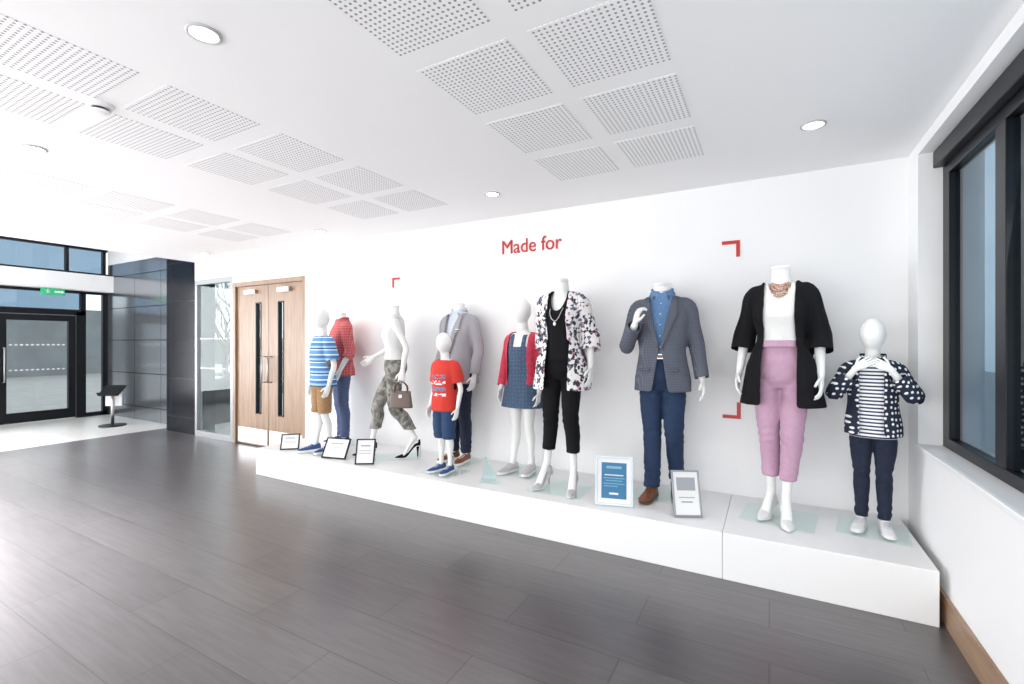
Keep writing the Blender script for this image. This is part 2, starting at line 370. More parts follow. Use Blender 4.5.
        if s.head:
            hh,hw,hd,cz=(.068,.044,.053,.935) if s.k!='c' else (.078,.052,.060,.922)
            g.ell(s.W((0,-.012,cz)),(hw*H,hd*H,hh*H),28,18,fn=lambda z:1-.22*max(0,-z)**1.5)
            g.tube([s.W((0,0,TAB[s.k][-1][0]-.03)),s.W((0,-.006,cz-hh*.5))],[.031*H,.030*H],16,3)
            g.ell(s.W((0,-.012-hd*.93,cz-hh*.12)),(.006*H,.008*H,.016*H),10,8)
        me=remesh(g,.0085,4)
        h=Geo(); hands=hands or {}
        for sd in (-1,1):
            el,wr=Vector(s.A[sd][0]),Vector(s.A[sd][1])
            d,pn,curl=hands.get(sd,(None,None,None))
            if d is None: d=(wr-el).normalized()+Vector((0,-.15,-.2)); pn=(-sd,0,0); curl=.35
            s.hand(h,wr,Vector(d).normalized(),Vector(pn),sd,curl)
        bm=bmesh.new(); bm.from_mesh(me); hm=h.mesh(); bm.from_mesh(hm); bm.to_mesh(me); bm.free()
        O('body',me,M['mann'],s.root,True,label='glossy white mannequin body')
        if not s.head:
            g=Geo(); zt=.89
            hw=.030 if s.k=='f' else .033
            c=s.W((0,-.004,zt))
            g.tube([c+Vector((0,0,-.012)),c+Vector((0,0,.0)),c+Vector((0,0,.012)),c+Vector((0,0,.018))],[hw*H,hw*H*1.08,hw*H*1.02,hw*H*.6],24,2)
            O('neck_cap',g,M['mann'],s.root,True,label='round white neck cap')
        an=s.W(s.L[1][1]); g=Geo(); g.tube([(an.x,an.y+.045,.010),(an.x,an.y+.045,.14),(an.x,an.y+.01,.17)],[.005,.005,.005],10,3)
        O('support_rod',g,M['rod'],s.root,True,label='thin steel support rod')
    def hand(s,g,wr,d,pn,sd,curl):
        H=s.H; w=s.W(wr); pn=(pn-d*pn.dot(d)).normalized(); side=d.cross(pn).normalized()
        pref=Vector((0,-1,.4))
        if side.dot(pref)<0: side=-side
        k=H*(1.0 if s.k!='c' else .95)
        g.tube([w-d*.012*k,w+d*.012*k,w+d*.034*k,w+d*.052*k],[(.013*k,.011*k),(.018*k,.010*k),(.022*k,.009*k),(.019*k,.006*k)],14,4,ref=side)
        for off,L in ((.0165,.040),(.0055,.046),(-.0055,.042),(-.016,.033)):
            b=w+d*.047*k+side*off*k; pts=[b-d*.006*k,b]; a=0; p=b
            for seg in (.45,.32,.25):
                a+=curl*(.6 if seg==.45 else 1); p=p+(d*math.cos(a)+pn*math.sin(a))*L*seg*k; pts.append(p)
            g.tube(pts,[.0048*k,.0050*k,.0046*k,.0042*k,.0030*k],8,3,ref=side)
        b=w+d*.012*k+side*.012*k; t1=b+(d*.7+side*.65+pn*.3).normalized()*.026*k; t2=t1+(d*.9+side*.25+pn*.4).normalized()*.022*k
        g.tube([b-d*.004*k,b,t1,t2],[.007*k,.0068*k,.0056*k,.0038*k],8,3,ref=side)
    def garment(s,name,mt,z0,z1,off,sleeve=None,sr=(.040,.040,.035,.031,.029,.026),neck=None,opening=None,wo=None,amp=.004,fs=(9,9,5),parent=None,vox=.0085,thick=.004,label=None,smooth=4,extra=None,hemfn=None,back=.842):
        H=s.H; g=Geo(); g.loft(s.rings(z0-.015,z1,off,36,wo=wo,g=True)); cuts=[]
        sl=sleeve if isinstance(sleeve,dict) else {-1:sleeve,1:sleeve}
        for sd in (-1,1):
            if sl[sd] is None: continue
            a=s.armpts(sd,sl[sd]); P=[p for p,_ in a]; T=[t for _,t in a]
            d=(P[-1]-P[-2]).normalized(); e=P[-1]; P.append(e+d*.02); T.append(T[-1])
            g.tube([s.W(p) for p in P],[s.armr(sr,t)*H*SLV for t in T],16,5,ref=(0,1,0))
            cuts.append((s.W(e),d))
        if extra: extra(g)
        me=remesh(g,vox,smooth)
        def pred(x,y,z):
            zf=(z-s.lift)/H; xf=x/H; yf=y/H
            hw,hd,yc=s.gprof(zf); o=off(zf) if callable(off) else off
            if wo: o+=wo(zf)
            intorso=abs(xf)<hw+o-.002 and abs(yf-yc)<hd+o+.012
            if not intorso:
                for e,d in cuts:
                    q=Vector((x,y,z))-e
                    if q.length<.06*H and q.dot(d)>0: return True
            hz=hemfn(xf,yf) if hemfn else z0
            near=abs(xf)<hw+o+.012
            if zf<hz and near and not (cuts and abs(xf)>hw+o): return True
            if neck and abs(xf)<.075 and zf>.70 and neck(xf,yf,zf): return True
            if opening and yf<yc and yf>yc-(hd+o)*1.35:
                lo=opening(zf)
                if lo[0]<xf<lo[1]: return True
            return False
        process(me,pred,amp,fs,s.n); s.n+=1
        return O(name,me,mt,parent or s.root,True,label=label,solid=thick)
    def trousers(s,name,mt,waist,hem,radii,off=.008,amp=.004,label=None,fs=(9,9,9),vox=.0085):
        H=s.H; g=Geo(); g.loft(s.rings(TAB[s.k][0][0]-.006,waist+.01,off,24))
        for sd in (-1,1):
            l=s.legpts(sd); g.tube([s.W(p) for p in l]+[s.W(l[-1])-Vector((0,0,.02*H))],[r*H*TRS for r in radii]+[radii[-1]*H*TRS],18,5)
        me=remesh(g,vox,4)
        def pred(x,y,z):
            zf=(z-s.lift)/H
            return zf<(hem if not isinstance(hem,dict) else hem[1 if x>0 else -1]) or zf>waist
        def folds(co,seed):
            zf=(co.z-s.lift)/H; r=0
            sd=1 if co.x>0 else -1
            for zc,w,a in ((.27,.045,.0022),(.44,.04,.0024),(.09,.05,.0028)):
                k=math.exp(-((zf-zc)/w)**2)
                r+=a*k*math.sin(zf*H*110+co.x*38*sd+seed*2+noise.noise(co*9)*3)
            return r
        process(me,pred,amp,fs,s.n,folds); s.n+=1
        return O(name,me,mt,s.root,True,label=label,solid=.004)
    def strip(s,g,zs,x0,x1,off,nx=5,bulge=0):
        b=len(g.v)
        for z in zs:
            hw,hd,yc=s.gprof(z); o=off; 
            for i in range(nx):
                x=x0(z)+(x1(z)-x0(z))*i/(nx-1)
                q=max(0,1-min(1,abs(x)/(hw+o))**2.3)**(1/2.3)
                g.v.append(tuple(s.W((x,yc-(hd+o)*q,z))))
        for a in range(len(zs)-1):
            for i in range(nx-1): g.f.append((b+a*nx+i,b+a*nx+i+1,b+(a+1)*nx+i+1,b+(a+1)*nx+i))
    def collar(s,mt,parent,r=.040,h=.013,z=.842,front=.2,label=None):
        g=Geo(); pts=[]
        for i in range(15):
            a=math.radians(-90+front*90+ (360-front*180)*i/14)
            c=math.cos(a); si=math.sin(a)
            pts.append(s.W((r*c*1.08,.002+r*si,z-(.018 if si<0 else 0)*abs(si))))
        g.tube(pts,[(h*s.H,.0035*s.H)]*15,10,1,ref=(0,0,1))
        O('collar',g,mt,parent,True,label=label)
    def shoe(s,sd,kind,mt,solemt=None,label=None,lace=None):
        H=s.H; an=Vector(s.L[sd][1]); td=Vector((sd*.18,-1,0)).normalized() if len(s.L[sd])<3 else Vector(s.L[sd][2]).normalized()
        sid=Vector((-td.y,td.x,0)); gz=(s.gz-s.lift)/H; hb=max(an.z-.047,gz)
        flat=kind!='heel'
        K=[(-.034,.008,.030),(-.028,.018,.046),(-.008,.021,.052),(.02,.021,.050),(.045,.022,.039),(.075,.025,.029),(.098,.022,.022),(.115,.014,.017),(.121,.005,.010)]
        if not flat: K=[(-.030,.006,.030),(-.025,.015,.040),(-.008,.018,.026),(.02,.016,.012),(.045,.018,.012),(.072,.021,.024),(.095,.018,.018),(.115,.009,.012),(.124,.002,.006)]
        K=crom([list(k) for k in K],3)
        def bot(q):
            if q>.07: return gz
            t=max(0,min(1,(.07-q)/.08)); t=t*t*(3-2*t); return gz+(hb-gz)*t
        st=.010 if flat else .003
        up=Geo(); so=Geo(); R1=[];R2=[]
        for q,w,h in K:
            w=max(w,.001);b=bot(q); c=an+td*q; r1=[];r2=[]
            for j in range(20):
                a=2*math.pi*j/20; cc,ss=math.cos(a),math.sin(a)
                xx=w*cc; zz=b+st+ (h-st if h>st else .002)*max(0,ss)**.75
                p=c+sid*xx; r1.append(s.W((p.x,p.y,zz)))
                p=c+sid*xx*1.10+td*(0); r2.append(s.W((p.x,p.y,b+st*1.25*(1 if ss>0 else 0))))
            R1.append(r1);R2.append(r2)
        up.loft(R1); so.loft(R2)
        o=O('shoe',up,mt,s.root,True,label=label)
        O('sole',so,solemt or M['sole'],o,False)
        if not flat:
            g=Geo(); c=an-td*.014; p0=s.W((c.x,c.y,hb+.004)); p1=s.W((c.x,c.y,gz)); g.tube([p0,(p0+p1)/2,p1],[.012*H,.006*H,.0042*H],10,3); O('heel',g,mt,o,True)
        if kind=='lace':
            g=Geo()
            for i in range(4):
                q=.034+.011*i; hgt=.0455-.0052*i; c=an+td*q
                pts=[s.W((c.x+sid.x*x,c.y+sid.y*x,bot(q)+hgt*(1-(x/.035)**2)+.001)) for x in (-.014,-.005,.005,.014)]
                g.tube(pts,[.0017*H]*4,6,2)
            O('laces',g,lace or M['sole'],o,True)
        return o

# --- 1: child in spotted jacket
q=Mq((.560,3.60),-9,1.30,'c','child mannequin in navy spotted jacket, striped top and jeans',head=True,
  arms={-1:[(-.150,-.045,.635),(-.062,-.125,.765)],1:[(.150,-.045,.635),(.062,-.125,.765)]},basesize=(.36,.34))
q.body(hands={-1:(Vector((.75,-.1,.55)),Vector((.3,.9,.2)),.45),1:(Vector((-.75,-.1,.45)),Vector((-.3,.9,.2)),.55)})
q.trousers('trousers',M['denim_dark'],.50,.055,(.060,.056,.041,.040,.034,.033),label='dark navy skinny jeans')
q.garment('top',M['navystripe'],.44,.80,.012,sleeve=.5,amp=.003,neck=lambda x,y,z:z>.79,label='white and navy striped top')
j=q.garment('jacket',M['navydot'],.45,.805,lambda z:.024+.012*max(0,.6-z)/.2,sleeve=1.72,sr=(.046,.046,.045,.045,.042,.039),amp=.007,neck=lambda x,y,z:z>.80,
   opening=lambda z:(-.050,.042) if z<.74 else (-.048,.040),label='navy jacket with white spots')
q.collar(M['navydot'],j,.046,.020,.812,.25)
for sd in (-1,1): q.shoe(sd,'lace',M['whitecanvas'],label='white lace-up canvas shoe',lace=M['greylace'])
# --- 2: woman black cardigan
q=Mq((.068,3.58),-8,1.79,'f','headless woman mannequin in black cardigan and pink trousers',heel=.05,
  arms={-1:[(-.124,.02,.64),(-.138,-.02,.50)],1:[(.118,.02,.64),(.126,-.03,.495)]},
  legs={-1:[(-.038,-.008,.27),(-.034,.02,.048)],1:[(.038,-.03,.27),(.020,-.035,.048)]},basesize=(.42,.36),baseoff=(-.01,-.02))
q.body()
q.trousers('trousers',M['pink'],.625,.115,(.060,.056,.045,.041,.035,.031),off=.005,amp=.006,label='pale pink cropped trousers')
q.garment('blouse',M['whitefab'],.605,.84,lambda z:.012,sleeve=.25,amp=.007,fs=(16,9,4),neck=lambda x,y,z:(z>.835) or (y<.01 and (x/.038)**2+((z-.835)/.05)**2<1),label='white sleeveless blouse')
g=Geo(); q.strip(g,[.598,.604,.610,.616,.622],lambda z:-.056,lambda z:.056,.019,9); O('waistband',g,M['pink'],q.root,True,solid=.004)
j=q.garment('cardigan',M['blackfab'],.385,.84,lambda z:.020+.016*max(0,.66-z)/.25,sleeve=1.38,sr=(.042,.044,.044,.048,.052,.045),amp=.009,fs=(12,12,2.2),
   neck=lambda x,y,z:(z>.838) or (y<.005 and abs(x)<.042 and z>.80),opening=lambda z:(-.048-.010*math.sin(max(0,.66-z)*9),.050+.008*math.sin(max(0,.66-z)*9)) if z>.6 else (-.056,.058),
   wo=lambda z:.018*max(0,.62-z)/.2,label='long open black cardigan')
g=Geo()
for r,n,dz in ((.034,22,.058),(.030,20,.038),(.026,18,.022)):
    pts=[]
    for i in range(n+1):
        a=math.pi*i/n; si=math.sin(a); z=.842-dz*si**.8
        x=-r*math.cos(a); hw,hd,yc=q.prof(z)
        yy=yc-(hd+.021)*si**.5 if si>.05 else yc
        pts.append(q.W((x,yy,z)))
    g.tube(pts,[.004]*len(pts),8,1)
    for p in pts[4:-4:2]: g.ell(p,(.009,.008,.013),8,6)
O('necklace',g,M['rosegold'],q.root,True,label='chunky rose gold bead necklace')
for sd in (-1,1): q.shoe(sd,'heel',M['whitefab'],label='white high-heeled shoe')
# --- blazer helper
def blazer(q,mt,label,hem=.445,btn=.625,zj=(.046,.046,.042,.040,.037,.034)):
    def op(z):
        if z>btn: w=.004+(z-btn)/(.80-btn)*.036
        else: w=.004+(btn-z)*.16
        return (-w,w)
    j=q.garment('blazer',mt,hem,.84,lambda z:.022 if z>.5 else .024,sleeve=1.93,sr=zj,amp=.005,
       neck=lambda x,y,z:z>.838,opening=op,wo=lambda z:.010*max(0,.6-z)/.15,label=label)
    for sd in (-1,1):
        g=Geo(); zs=[btn+(.832-btn)*i/12 for i in range(13)]
        def xin(z): return sd*(.003+(z-btn)/(.80-btn)*.036)
        def xout(z):
            t=(z-btn)/(.832-btn); w=.006+.036*min(1,t/.72) if t<.72 else .034*(1-(t-.72)*1.2)
            return xin(z)+sd*w
        q.strip(g,zs,xin,xout,.031,5); O('lapel',g,mt,j,True,solid=.005)
        g=Geo(); zz=.535; q.strip(g,[zz-.006,zz,zz+.006],lambda z:sd*.040,lambda z:sd*.073,.035,5); O('pocket_flap',g,mt,j,True,solid=.004)
    q.collar(mt,j,.046,.018,.842,.35)
    zz=btn-.005; hw,hd,yc=q.prof(zz); p=q.W((.006,yc-hd-.031,zz)); g=Geo(); g.tube([p,p+Vector((0,-.004,0))],[.010,.009],14,1); O('button',g,M['brown2'],j)
    return j
# --- 3: man in blue-grey blazer
q=Mq((-.705,3.62),4,1.775,'m','headless man mannequin in grey-blue checked blazer and jeans',
  arms={-1:[(-.150,-.01,.625),(-.092,-.125,.722)],1:[(.135,.015,.63),(.158,-.02,.495)]},
  legs={-1:[(-.040,-.012,.27),(-.038,-.03,.048)],1:[(.048,-.02,.275),(.050,.060,.075)]},basesize=(.42,.32),baseoff=(0,.02))
q.body(hands={-1:(Vector((.25,-.1,1)),Vector((.8,.5,-.1)),.75)})
q.trousers('trousers',M['denim'],.60,.045,(.064,.060,.048,.045,.041,.040),amp=.007,label='dark blue denim jeans')
sh=q.garment('shirt',M['denim_shirt'],.598,.855,lambda z:.012,sleeve=.3,amp=.003,neck=lambda x,y,z:z>.852,back=.86,label='light blue denim shirt')
q.collar(M['denim_shirt'],sh,.041,.016,.862,.15)
for i in range(5):
    g=Geo(); zz=.63+.045*i; hw,hd,yc=q.prof(zz); g.ell(q.W((0,yc-hd-.016,zz)),(.005,.003,.005),10,6)
    O('shirt_button',g,M['sole'],sh,True)
g=Geo(); g.loft([q.ring(.580+.003*i,.0175) for i in range(8)],False); b_=O('belt',g,M['brown'],q.root,True,solid=.004,label='brown leather belt')
hw,hd,yc=q.prof(.59); c=q.W((0,yc-hd-.0195,.590)); g=Geo()
g.box(c.x-.022,c.x+.022,c.y-.005,c.y,c.z+.012,c.z+.017); g.box(c.x-.022,c.x+.022,c.y-.005,c.y,c.z-.017,c.z-.012); g.box(c.x-.022,c.x-.017,c.y-.005,c.y,c.z-.012,c.z+.012); g.box(c.x+.017,c.x+.022,c.y-.005,c.y,c.z-.012,c.z+.012); O('buckle',g,M['steel'],b_)
blazer(q,M['blazer'],'grey-blue checked blazer')
for sd in (-1,1): q.shoe(sd,'lace',M['brown'],M['brown2'],label='tan brown leather lace-up shoe',lace=M['brown2'])
# --- 4: woman in patterned jacket
q=Mq((-1.455,3.46),2,1.76,'f','headless woman mannequin in floral patterned jacket over black outfit',heel=.075,
  arms={1:[(.126,.03,.64),(.138,-.01,.50)],-1:[(-.108,.05,.65),(-.114,.06,.50)]},
  legs={-1:[(-.050,-.01,.27),(-.072,0,.048)],1:[(.050,-.02,.27),(.066,-.02,.048)]},basesize=(.44,.38),baseoff=(0,-.02))
q.body()
q.trousers('trousers',M['blackfab'],.61,.12,(.062,.057,.046,.042,.037,.034),amp=.004,label='slim black cropped trousers')
q.garment('vest_top',M['blackfab'],.53,.84,lambda z:.013,sleeve=None,amp=.005,neck=lambda x,y,z:(z>.80 and not .038<abs(x)<.058) or (y<.01 and (x/.038)**2+((z-.835)/.085)**2<1),label='black vest top')
j=q.garment('jacket',M['floral'],.40,.84,lambda z:.022+.014*max(0,.66-z)/.25,sleeve=1.45,sr=(.044,.046,.047,.050,.052,.048),amp=.008,fs=(12,12,3),
   neck=lambda x,y,z:(z>.838) or (y<.005 and abs(x)<.04 and z>.80),opening=lambda z:(-.044,.046) if z>.62 else (-.048,.058),wo=lambda z:.018*max(0,.62-z)/.2,label='white, black and pink patterned open jacket')
g=Geo(); pts=[]
for i in range(25):
    t=i/24; x=.034*math.cos(math.pi*(1-t)); dz=math.sin(math.pi*t)**.8; z=.83-.125*dz
    hw,hd,yc=q.prof(z); pts.append(q.W((x,(yc-hd-.020)*min(1,dz*1.6),z)))
g.tube(pts,[.003]*25,6,1); g.ell(pts[12]+Vector((0,-.004,-.02)),(.013,.006,.02),10,8); O('necklace',g,M['steel'],q.root,True,label='long silver pendant necklace')
for sd in (-1,1): q.shoe(sd,'heel',M['silver'],label='silver stiletto court shoe')
# --- 5: girl denim dress
q=Mq((-1.925,3.69),-6,1.55,'c','girl mannequin in denim pinafore dress and red cardigan',head=True,
  arms={-1:[(-.140,.02,.605),(-.135,-.03,.47)]},legs={-1:[(-.045,-.005,.26),(-.055,-.02,.048)],1:[(.045,-.005,.26),(.045,.02,.048)]},basesize=(.36,.30))
q.body()
q.garment('tee',M['whitefab'],.55,.80,.010,sleeve=.4,amp=.002,neck=lambda x,y,z:z>.795,label='white t-shirt')
q.garment('dress',M['dendot'],.375,.785,lambda z:.016,sleeve=None,amp=.006,fs=(14,14,2),wo=lambda z:.040*max(0,.56-z)/.2,neck=lambda x,y,z:z>.715 and not (.028<abs(x)<.050) ,label='plain mid-blue denim pinafore dress')
q.garment('cardigan',M['redcardi'],.50,.80,.024,sleeve=1.85,sr=(.043,.043,.040,.038,.035,.033),amp=.005,neck=lambda x,y,z:z>.80,opening=lambda z:(-.066,.066),label='red knitted cardigan')
for sd in (-1,1): q.shoe(sd,'flat',M['silver'],label='pale slip-on shoe')
# --- 6: man pale grey blazer
q=Mq((-2.65,3.73),-6,1.70,'m','headless man mannequin in pale grey blazer and dark trousers',arms={-1:[(-.134,.01,.63),(-.130,-.05,.50)],1:[(.134,.01,.63),(.138,-.03,.49)]},basesize=(.38,.28))
q.body()
q.trousers('trousers',M['denim_dark'],.60,.05,(.064,.058,.048,.045,.040,.038),amp=.006,label='dark navy trousers')
sh=q.garment('shirt',M['paleshirt'],.57,.855,lambda z:.012,sleeve=.3,amp=.003,neck=lambda x,y,z:z>.852,label='pale blue patterned shirt')
q.collar(M['paleshirt'],sh,.041,.014,.860,.15)
j=blazer(q,M['gblazer'],'pale grey blazer')
g=Geo(); q.strip(g,[.735,.742,.750],lambda z:.048,lambda z:.070,.0325,4); O('pocket_square',g,M['navystripe'],j,True,solid=.004)
for sd in (-1,1): q.shoe(sd,'lace',M['brown'],M['sole'],label='brown boat shoe with white sole')
# --- 7: boy red tee
q=Mq((-2.54,3.36),-8,1.24,'c','boy mannequin in red printed t-shirt and denim shorts',head=True,arms={-1:[(-.125,.02,.60),(-.122,-.03,.46)],1:[(.135,.02,.60),(.142,-.02,.46)]},basesize=(.34,.30))
q.body()
q.trousers('shorts',M['denim_shorts'],.50,.24,(.066,.066,.060,.058,.05,.05),amp=.006,label='long denim shorts')
q.garment('tee',M['redtee'],.44,.80,.018,sleeve=.72,sr=(.048,.050,.054,.052,.03,.03),amp=.005,neck=lambda x,y,z:z>.798,wo=lambda z:.006,label='red printed t-shirt')
for sd in (-1,1): q.shoe(sd,'lace',M['blueshoe'],label='blue canvas shoe with white sole')
# --- 8: walking woman
q=Mq((-3.31,3.55),-50,1.63,'f','headless striding woman mannequin in white top and camouflage trousers',heel=.055,
  arms={-1:[(-.118,-.03,.64),(-.10,-.14,.575)],1:[(.122,.07,.64),(.136,.05,.50)]},
  legs={-1:[(-.042,-.105,.275),(-.038,-.14,.060)],1:[(.042,.005,.265),(.038,.125,.080)]},basesize=(.28,.50))
q.body(hands={1:(Vector((.1,-.1,-1)),Vector((-1,0,0)),.8)})
q.trousers('trousers',M['camo'],.60,.14,(.062,.058,.050,.047,.043,.040),amp=.006,label='grey camouflage cropped trousers')
q.garment('vest_top',M['whitefab'],.565,.84,lambda z:.014,sleeve=None,amp=.006,neck=lambda x,y,z:(z>.81 and not .035<abs(x)<.062) or (y<.01 and (x/.038)**2+((z-.835)/.05)**2<1),label='loose white sleeveless top')
for sd in (-1,1): q.shoe(sd,'heel',M['blackfab'],label='black heeled sandal')
q8=q
# --- 9: man red check shirt
q=Mq((-4.27,3.72),-28,1.655,'m','headless man mannequin in red checked shirt and pale jeans',arms={1:[(.134,.02,.63),(.136,-.05,.50)]},basesize=(.34,.24))
q.body()
q.trousers('trousers',M['denim_light'],.58,.05,(.064,.058,.048,.045,.040,.038),amp=.006,label='pale blue jeans')
sh=q.garment('shirt',M['redcheck'],.47,.85,lambda z:.018,sleeve=1.3,sr=(.046,.047,.045,.043,.041,.037),amp=.006,neck=lambda x,y,z:z>.842,label='red checked shirt')
q.collar(M['redcheck'],sh,.043,.016,.852,.15)
for sd in (-1,1): q.shoe(sd,'lace',M['blueshoe'],label='dark blue canvas shoe')
# --- 10: boy blue tee
q=Mq((-4.15,3.36),-16,1.52,'c','boy mannequin in blue striped t-shirt and tan shorts',head=True,arms={1:[(.135,.02,.60),(.14,-.02,.46)]},legs={-1:[(-.044,-.01,.26),(-.046,-.03,.048)],1:[(.044,-.005,.26),(.05,.03,.048)]},basesize=(.36,.28))
q.body()
q.trousers('shorts',M['tan'],.50,.27,(.066,.064,.058,.056,.05,.05),amp=.006,label='tan cotton shorts')
q.garment('tee',M['bluestripe'],.455,.80,.020,sleeve=.78,sr=(.048,.050,.054,.052,.03,.03),amp=.006,neck=lambda x,y,z:z>.798,wo=lambda z:.005,label='blue striped t-shirt')
for sd in (-1,1): q.shoe(sd,'lace',M['blueshoe'],label='blue shoe with white sole')
# handbag in hand of striding woman
C.view_layer.update(); hp=q8.root.matrix_world@q8.W((.142,.043,.432))
hb=E('handbag',(hp.x,hp.y,hp.z-.24),30,'brown leather handbag hanging from the mannequin hand','handbag')
g=Geo(); n=8
rings=[]
for i in range(n+1):
    t=i/n; w=.11-.02*t; d=.045-.025*t
    rings.append([(w*math.copysign(abs(math.cos(a))**.5,math.cos(a)),d*math.copysign(abs(math.sin(a))**.6,math.sin(a)),.16*t) for a in [2*math.pi*k/28 for k in range(28)]])
g.loft(rings); O('bag_body',g,mat('taupe_leather',(.16,.12,.10),.5,bump=.2,bscale=60),hb,True)
for yy in (-.02,.02):
    g=Geo(); g.tube([(-.06,yy,.145),(-.055,yy,.21),(0,yy*.3,.252),(.055,yy,.21),(.06,yy,.145)],[.005]*5,8,5); O('handle',g,M['brown2'],hb,True)
g=Geo(); g.box(-.015,.015,-.046,-.038,.10,.13); O('clasp',g,M['steel'],hb,bevel=.002)

# ------------------------------------------------------------------ plinths
for x0,x1,lab in ((-4.93,-.252,'long low white display plinth along the wall'),(-.250,.757,'short low white display plinth beside the window wall')):
    cx=(x0+x1)/2; g=Geo(); g.box(x0-cx,x1-cx,3.117-3.52,WY-.004-3.52,0,PZ)
    O('display_plinth',g,M['plinth'],label=lab,cat='display plinth',bevel=.003,loc=(cx,3.52,0))

# ------------------------------------------------------------------ picture frames & trophy
def pframe(loc,yaw,w,h,tilt,fm,pagemat,bw,label,lines=None,strut=M['brown2']):
    e=E('picture_frame',(loc[0],loc[1],PZ+.0045),yaw,label,'picture frame')
    rx=-math.radians(tilt)
    g=Geo(); g.box(-w/2,w/2,-.009,.009,0,bw); g.box(-w/2,w/2,-.009,.009,h-bw,h); g.box(-w/2,-w/2+bw,-.009,.009,bw,h-bw); g.box(w/2-bw,w/2,-.009,.009,bw,h-bw)
    f=O('frame_border',g,fm,e,bevel=.002); f.rotation_euler=(rx,0,0)
    g=Geo(); g.box(-w/2+bw,w/2-bw,-.003,.006,bw,h-bw); p=O('page',g,pagemat,e); p.rotation_euler=(rx,0,0)
    if lines:
        g=None
        for (x0,x1,z0,z1,mt,y0) in lines:
            g=Geo(); g.box(x0*w,x1*w,-.003-y0-.0015,-.003-y0,z0*h,z1*h); o=O('print',g,mt,e); o.rotation_euler=(rx,0,0)
    g=Geo(); yt=h*.7*math.sin(-rx)+.01; zt=h*.7*math.cos(rx)
    g.tube([(0,yt,zt),(0,yt+h*.18,-.001)],[(.02,.003),(.025,.003)],8,1,ref=(1,0,0)); O('easel_strut',g,strut,e)
    return e
paper=mat('paper',(.80,.80,.80),.6,bump=.02); ptext=mat('print_grey',(.35,.37,.4),.7,bump=.02)
bluep=mat('print_blue',(.025,.17,.33),.5,bump=.02); bluel=mat('print_pale_blue',(.20,.42,.58),.5,bump=.02)
wframe=mat('pale_blue_frame',(.62,.68,.72),.35,bump=.02); sil=mat('silver_frame',(.30,.31,.33),.28,.8,bump=.03)
pframe((-.965,3.24),14,.265,.345,10,wframe,paper,.018,'white framed blue certificate standing on the plinth',
  [(-.33,.33,.14,.86,bluep,0),(-.2,.2,.74,.79,bluel,.0015),(-.25,.25,.60,.62,paper,.0015),(-.28,.28,.54,.555,bluel,.0015),(-.22,.22,.49,.505,bluel,.0015),(-.28,.28,.43,.445,bluel,.0015),(-.26,.1,.38,.395,bluel,.0015),(-.12,.12,.22,.26,paper,.0015)],strut=wframe)
pframe((-.470,3.27),26,.185,.30,16,sil,paper,.012,'silver framed document leaning on its stand',[(-.33,.33,.56,.84,ptext,0),(-.2,.2,.3,.33,ptext,0),(-.28,.28,.40,.42,ptext,0)],strut=M['brown'])
def tl(): return [(-.25,.25,.70,.75,ptext,0),(-.3,.3,.52,.54,ptext,0),(-.3,.3,.42,.44,ptext,0)]
pframe((-4.53,3.24),40,.19,.17,22,M['frame'],paper,.012,'small black framed card leaning back',tl(),strut=M['frame'])
pframe((-3.80,3.20),12,.28,.21,28,M['frame'],paper,.013,'black framed certificate leaning back',tl(),strut=M['frame'])
pframe((-3.36,3.19),32,.18,.24,20,M['frame'],paper,.012,'black framed document with a wooden strut',tl(),strut=M['brown'])
t=E('glass_trophy',(-2.03,3.30,PZ),20,'wedge-shaped clear glass award on a clear base','trophy')
g=Geo(); g.box(-.085,.085,-.05,.05,0.0005,.018); O('trophy_base',g,M['base'],t)
g=Geo(); g.v=[(-.07,-.012,.018),(.05,-.012,.018),(.06,-.012,.06),(-.04,-.012,.21),(-.07,.012,.018),(.05,.012,.018),(.06,.012,.06),(-.04,.012,.21)]
g.f=[(0,1,2,3),(7,6,5,4),(0,4,5,1),(1,5,6,2),(2,6,7,3),(3,7,4,0)]; O('trophy_blade',g,glass('teal_glass',(.80,.91,.91),.12),t)

# ------------------------------------------------------------------ wall lettering and corner marks
cu=D.curves.new('lettering','FONT'); cu.body='Made for'; cu.size=.18; cu.extrude=.004; cu.align_x='LEFT'
to=D.objects.new('t',cu); C.collection.objects.link(to); C.view_layer.update()
me=D.meshes.new_from_object(to.evaluated_get(C.evaluated_depsgraph_get())); D.objects.remove(to)
xs=[v.co.x for v in me.vertices]; wd=max(xs)-min(xs); ys=max(v.co.y for v in me.vertices)
for v in me.vertices: v.co.x=(v.co.x-min(xs))*.625/wd; v.co.y*=.132/ys
o=O('wall_lettering',me,M['red'],label='red lettering reading Made for on the white wall',cat='wall lettering',loc=(-2.28,WY-.005,2.305)); o.rotation_euler=(math.pi/2,0,0)
def corner(x,z,sx,sz,L,w,lab):
    g=Geo(); g.box(min(0,-sx*L),max(0,-sx*L),-.006,.002,min(0,-sz*w),max(0,-sz*w)); g.box(min(0,-sx*w),max(0,-sx*w),-.006,.002,min(-sz*w,-sz*L),max(-sz*w,-sz*L))
    O('corner_mark',g,M['red'],label=lab,cat='wall graphic',group='red corner brackets on the wall',loc=(x,WY-.001,z))
corner(-.195,2.225,1,1,.125,.026,'red upper corner bracket beside the dark cardigan mannequin')
corner(-.19,.865,1,-1,.125,.026,'red lower corner bracket near the plinth')
corner(-3.71,2.17,-1,1,.11,.024,'small red upper corner bracket above the striding mannequin')

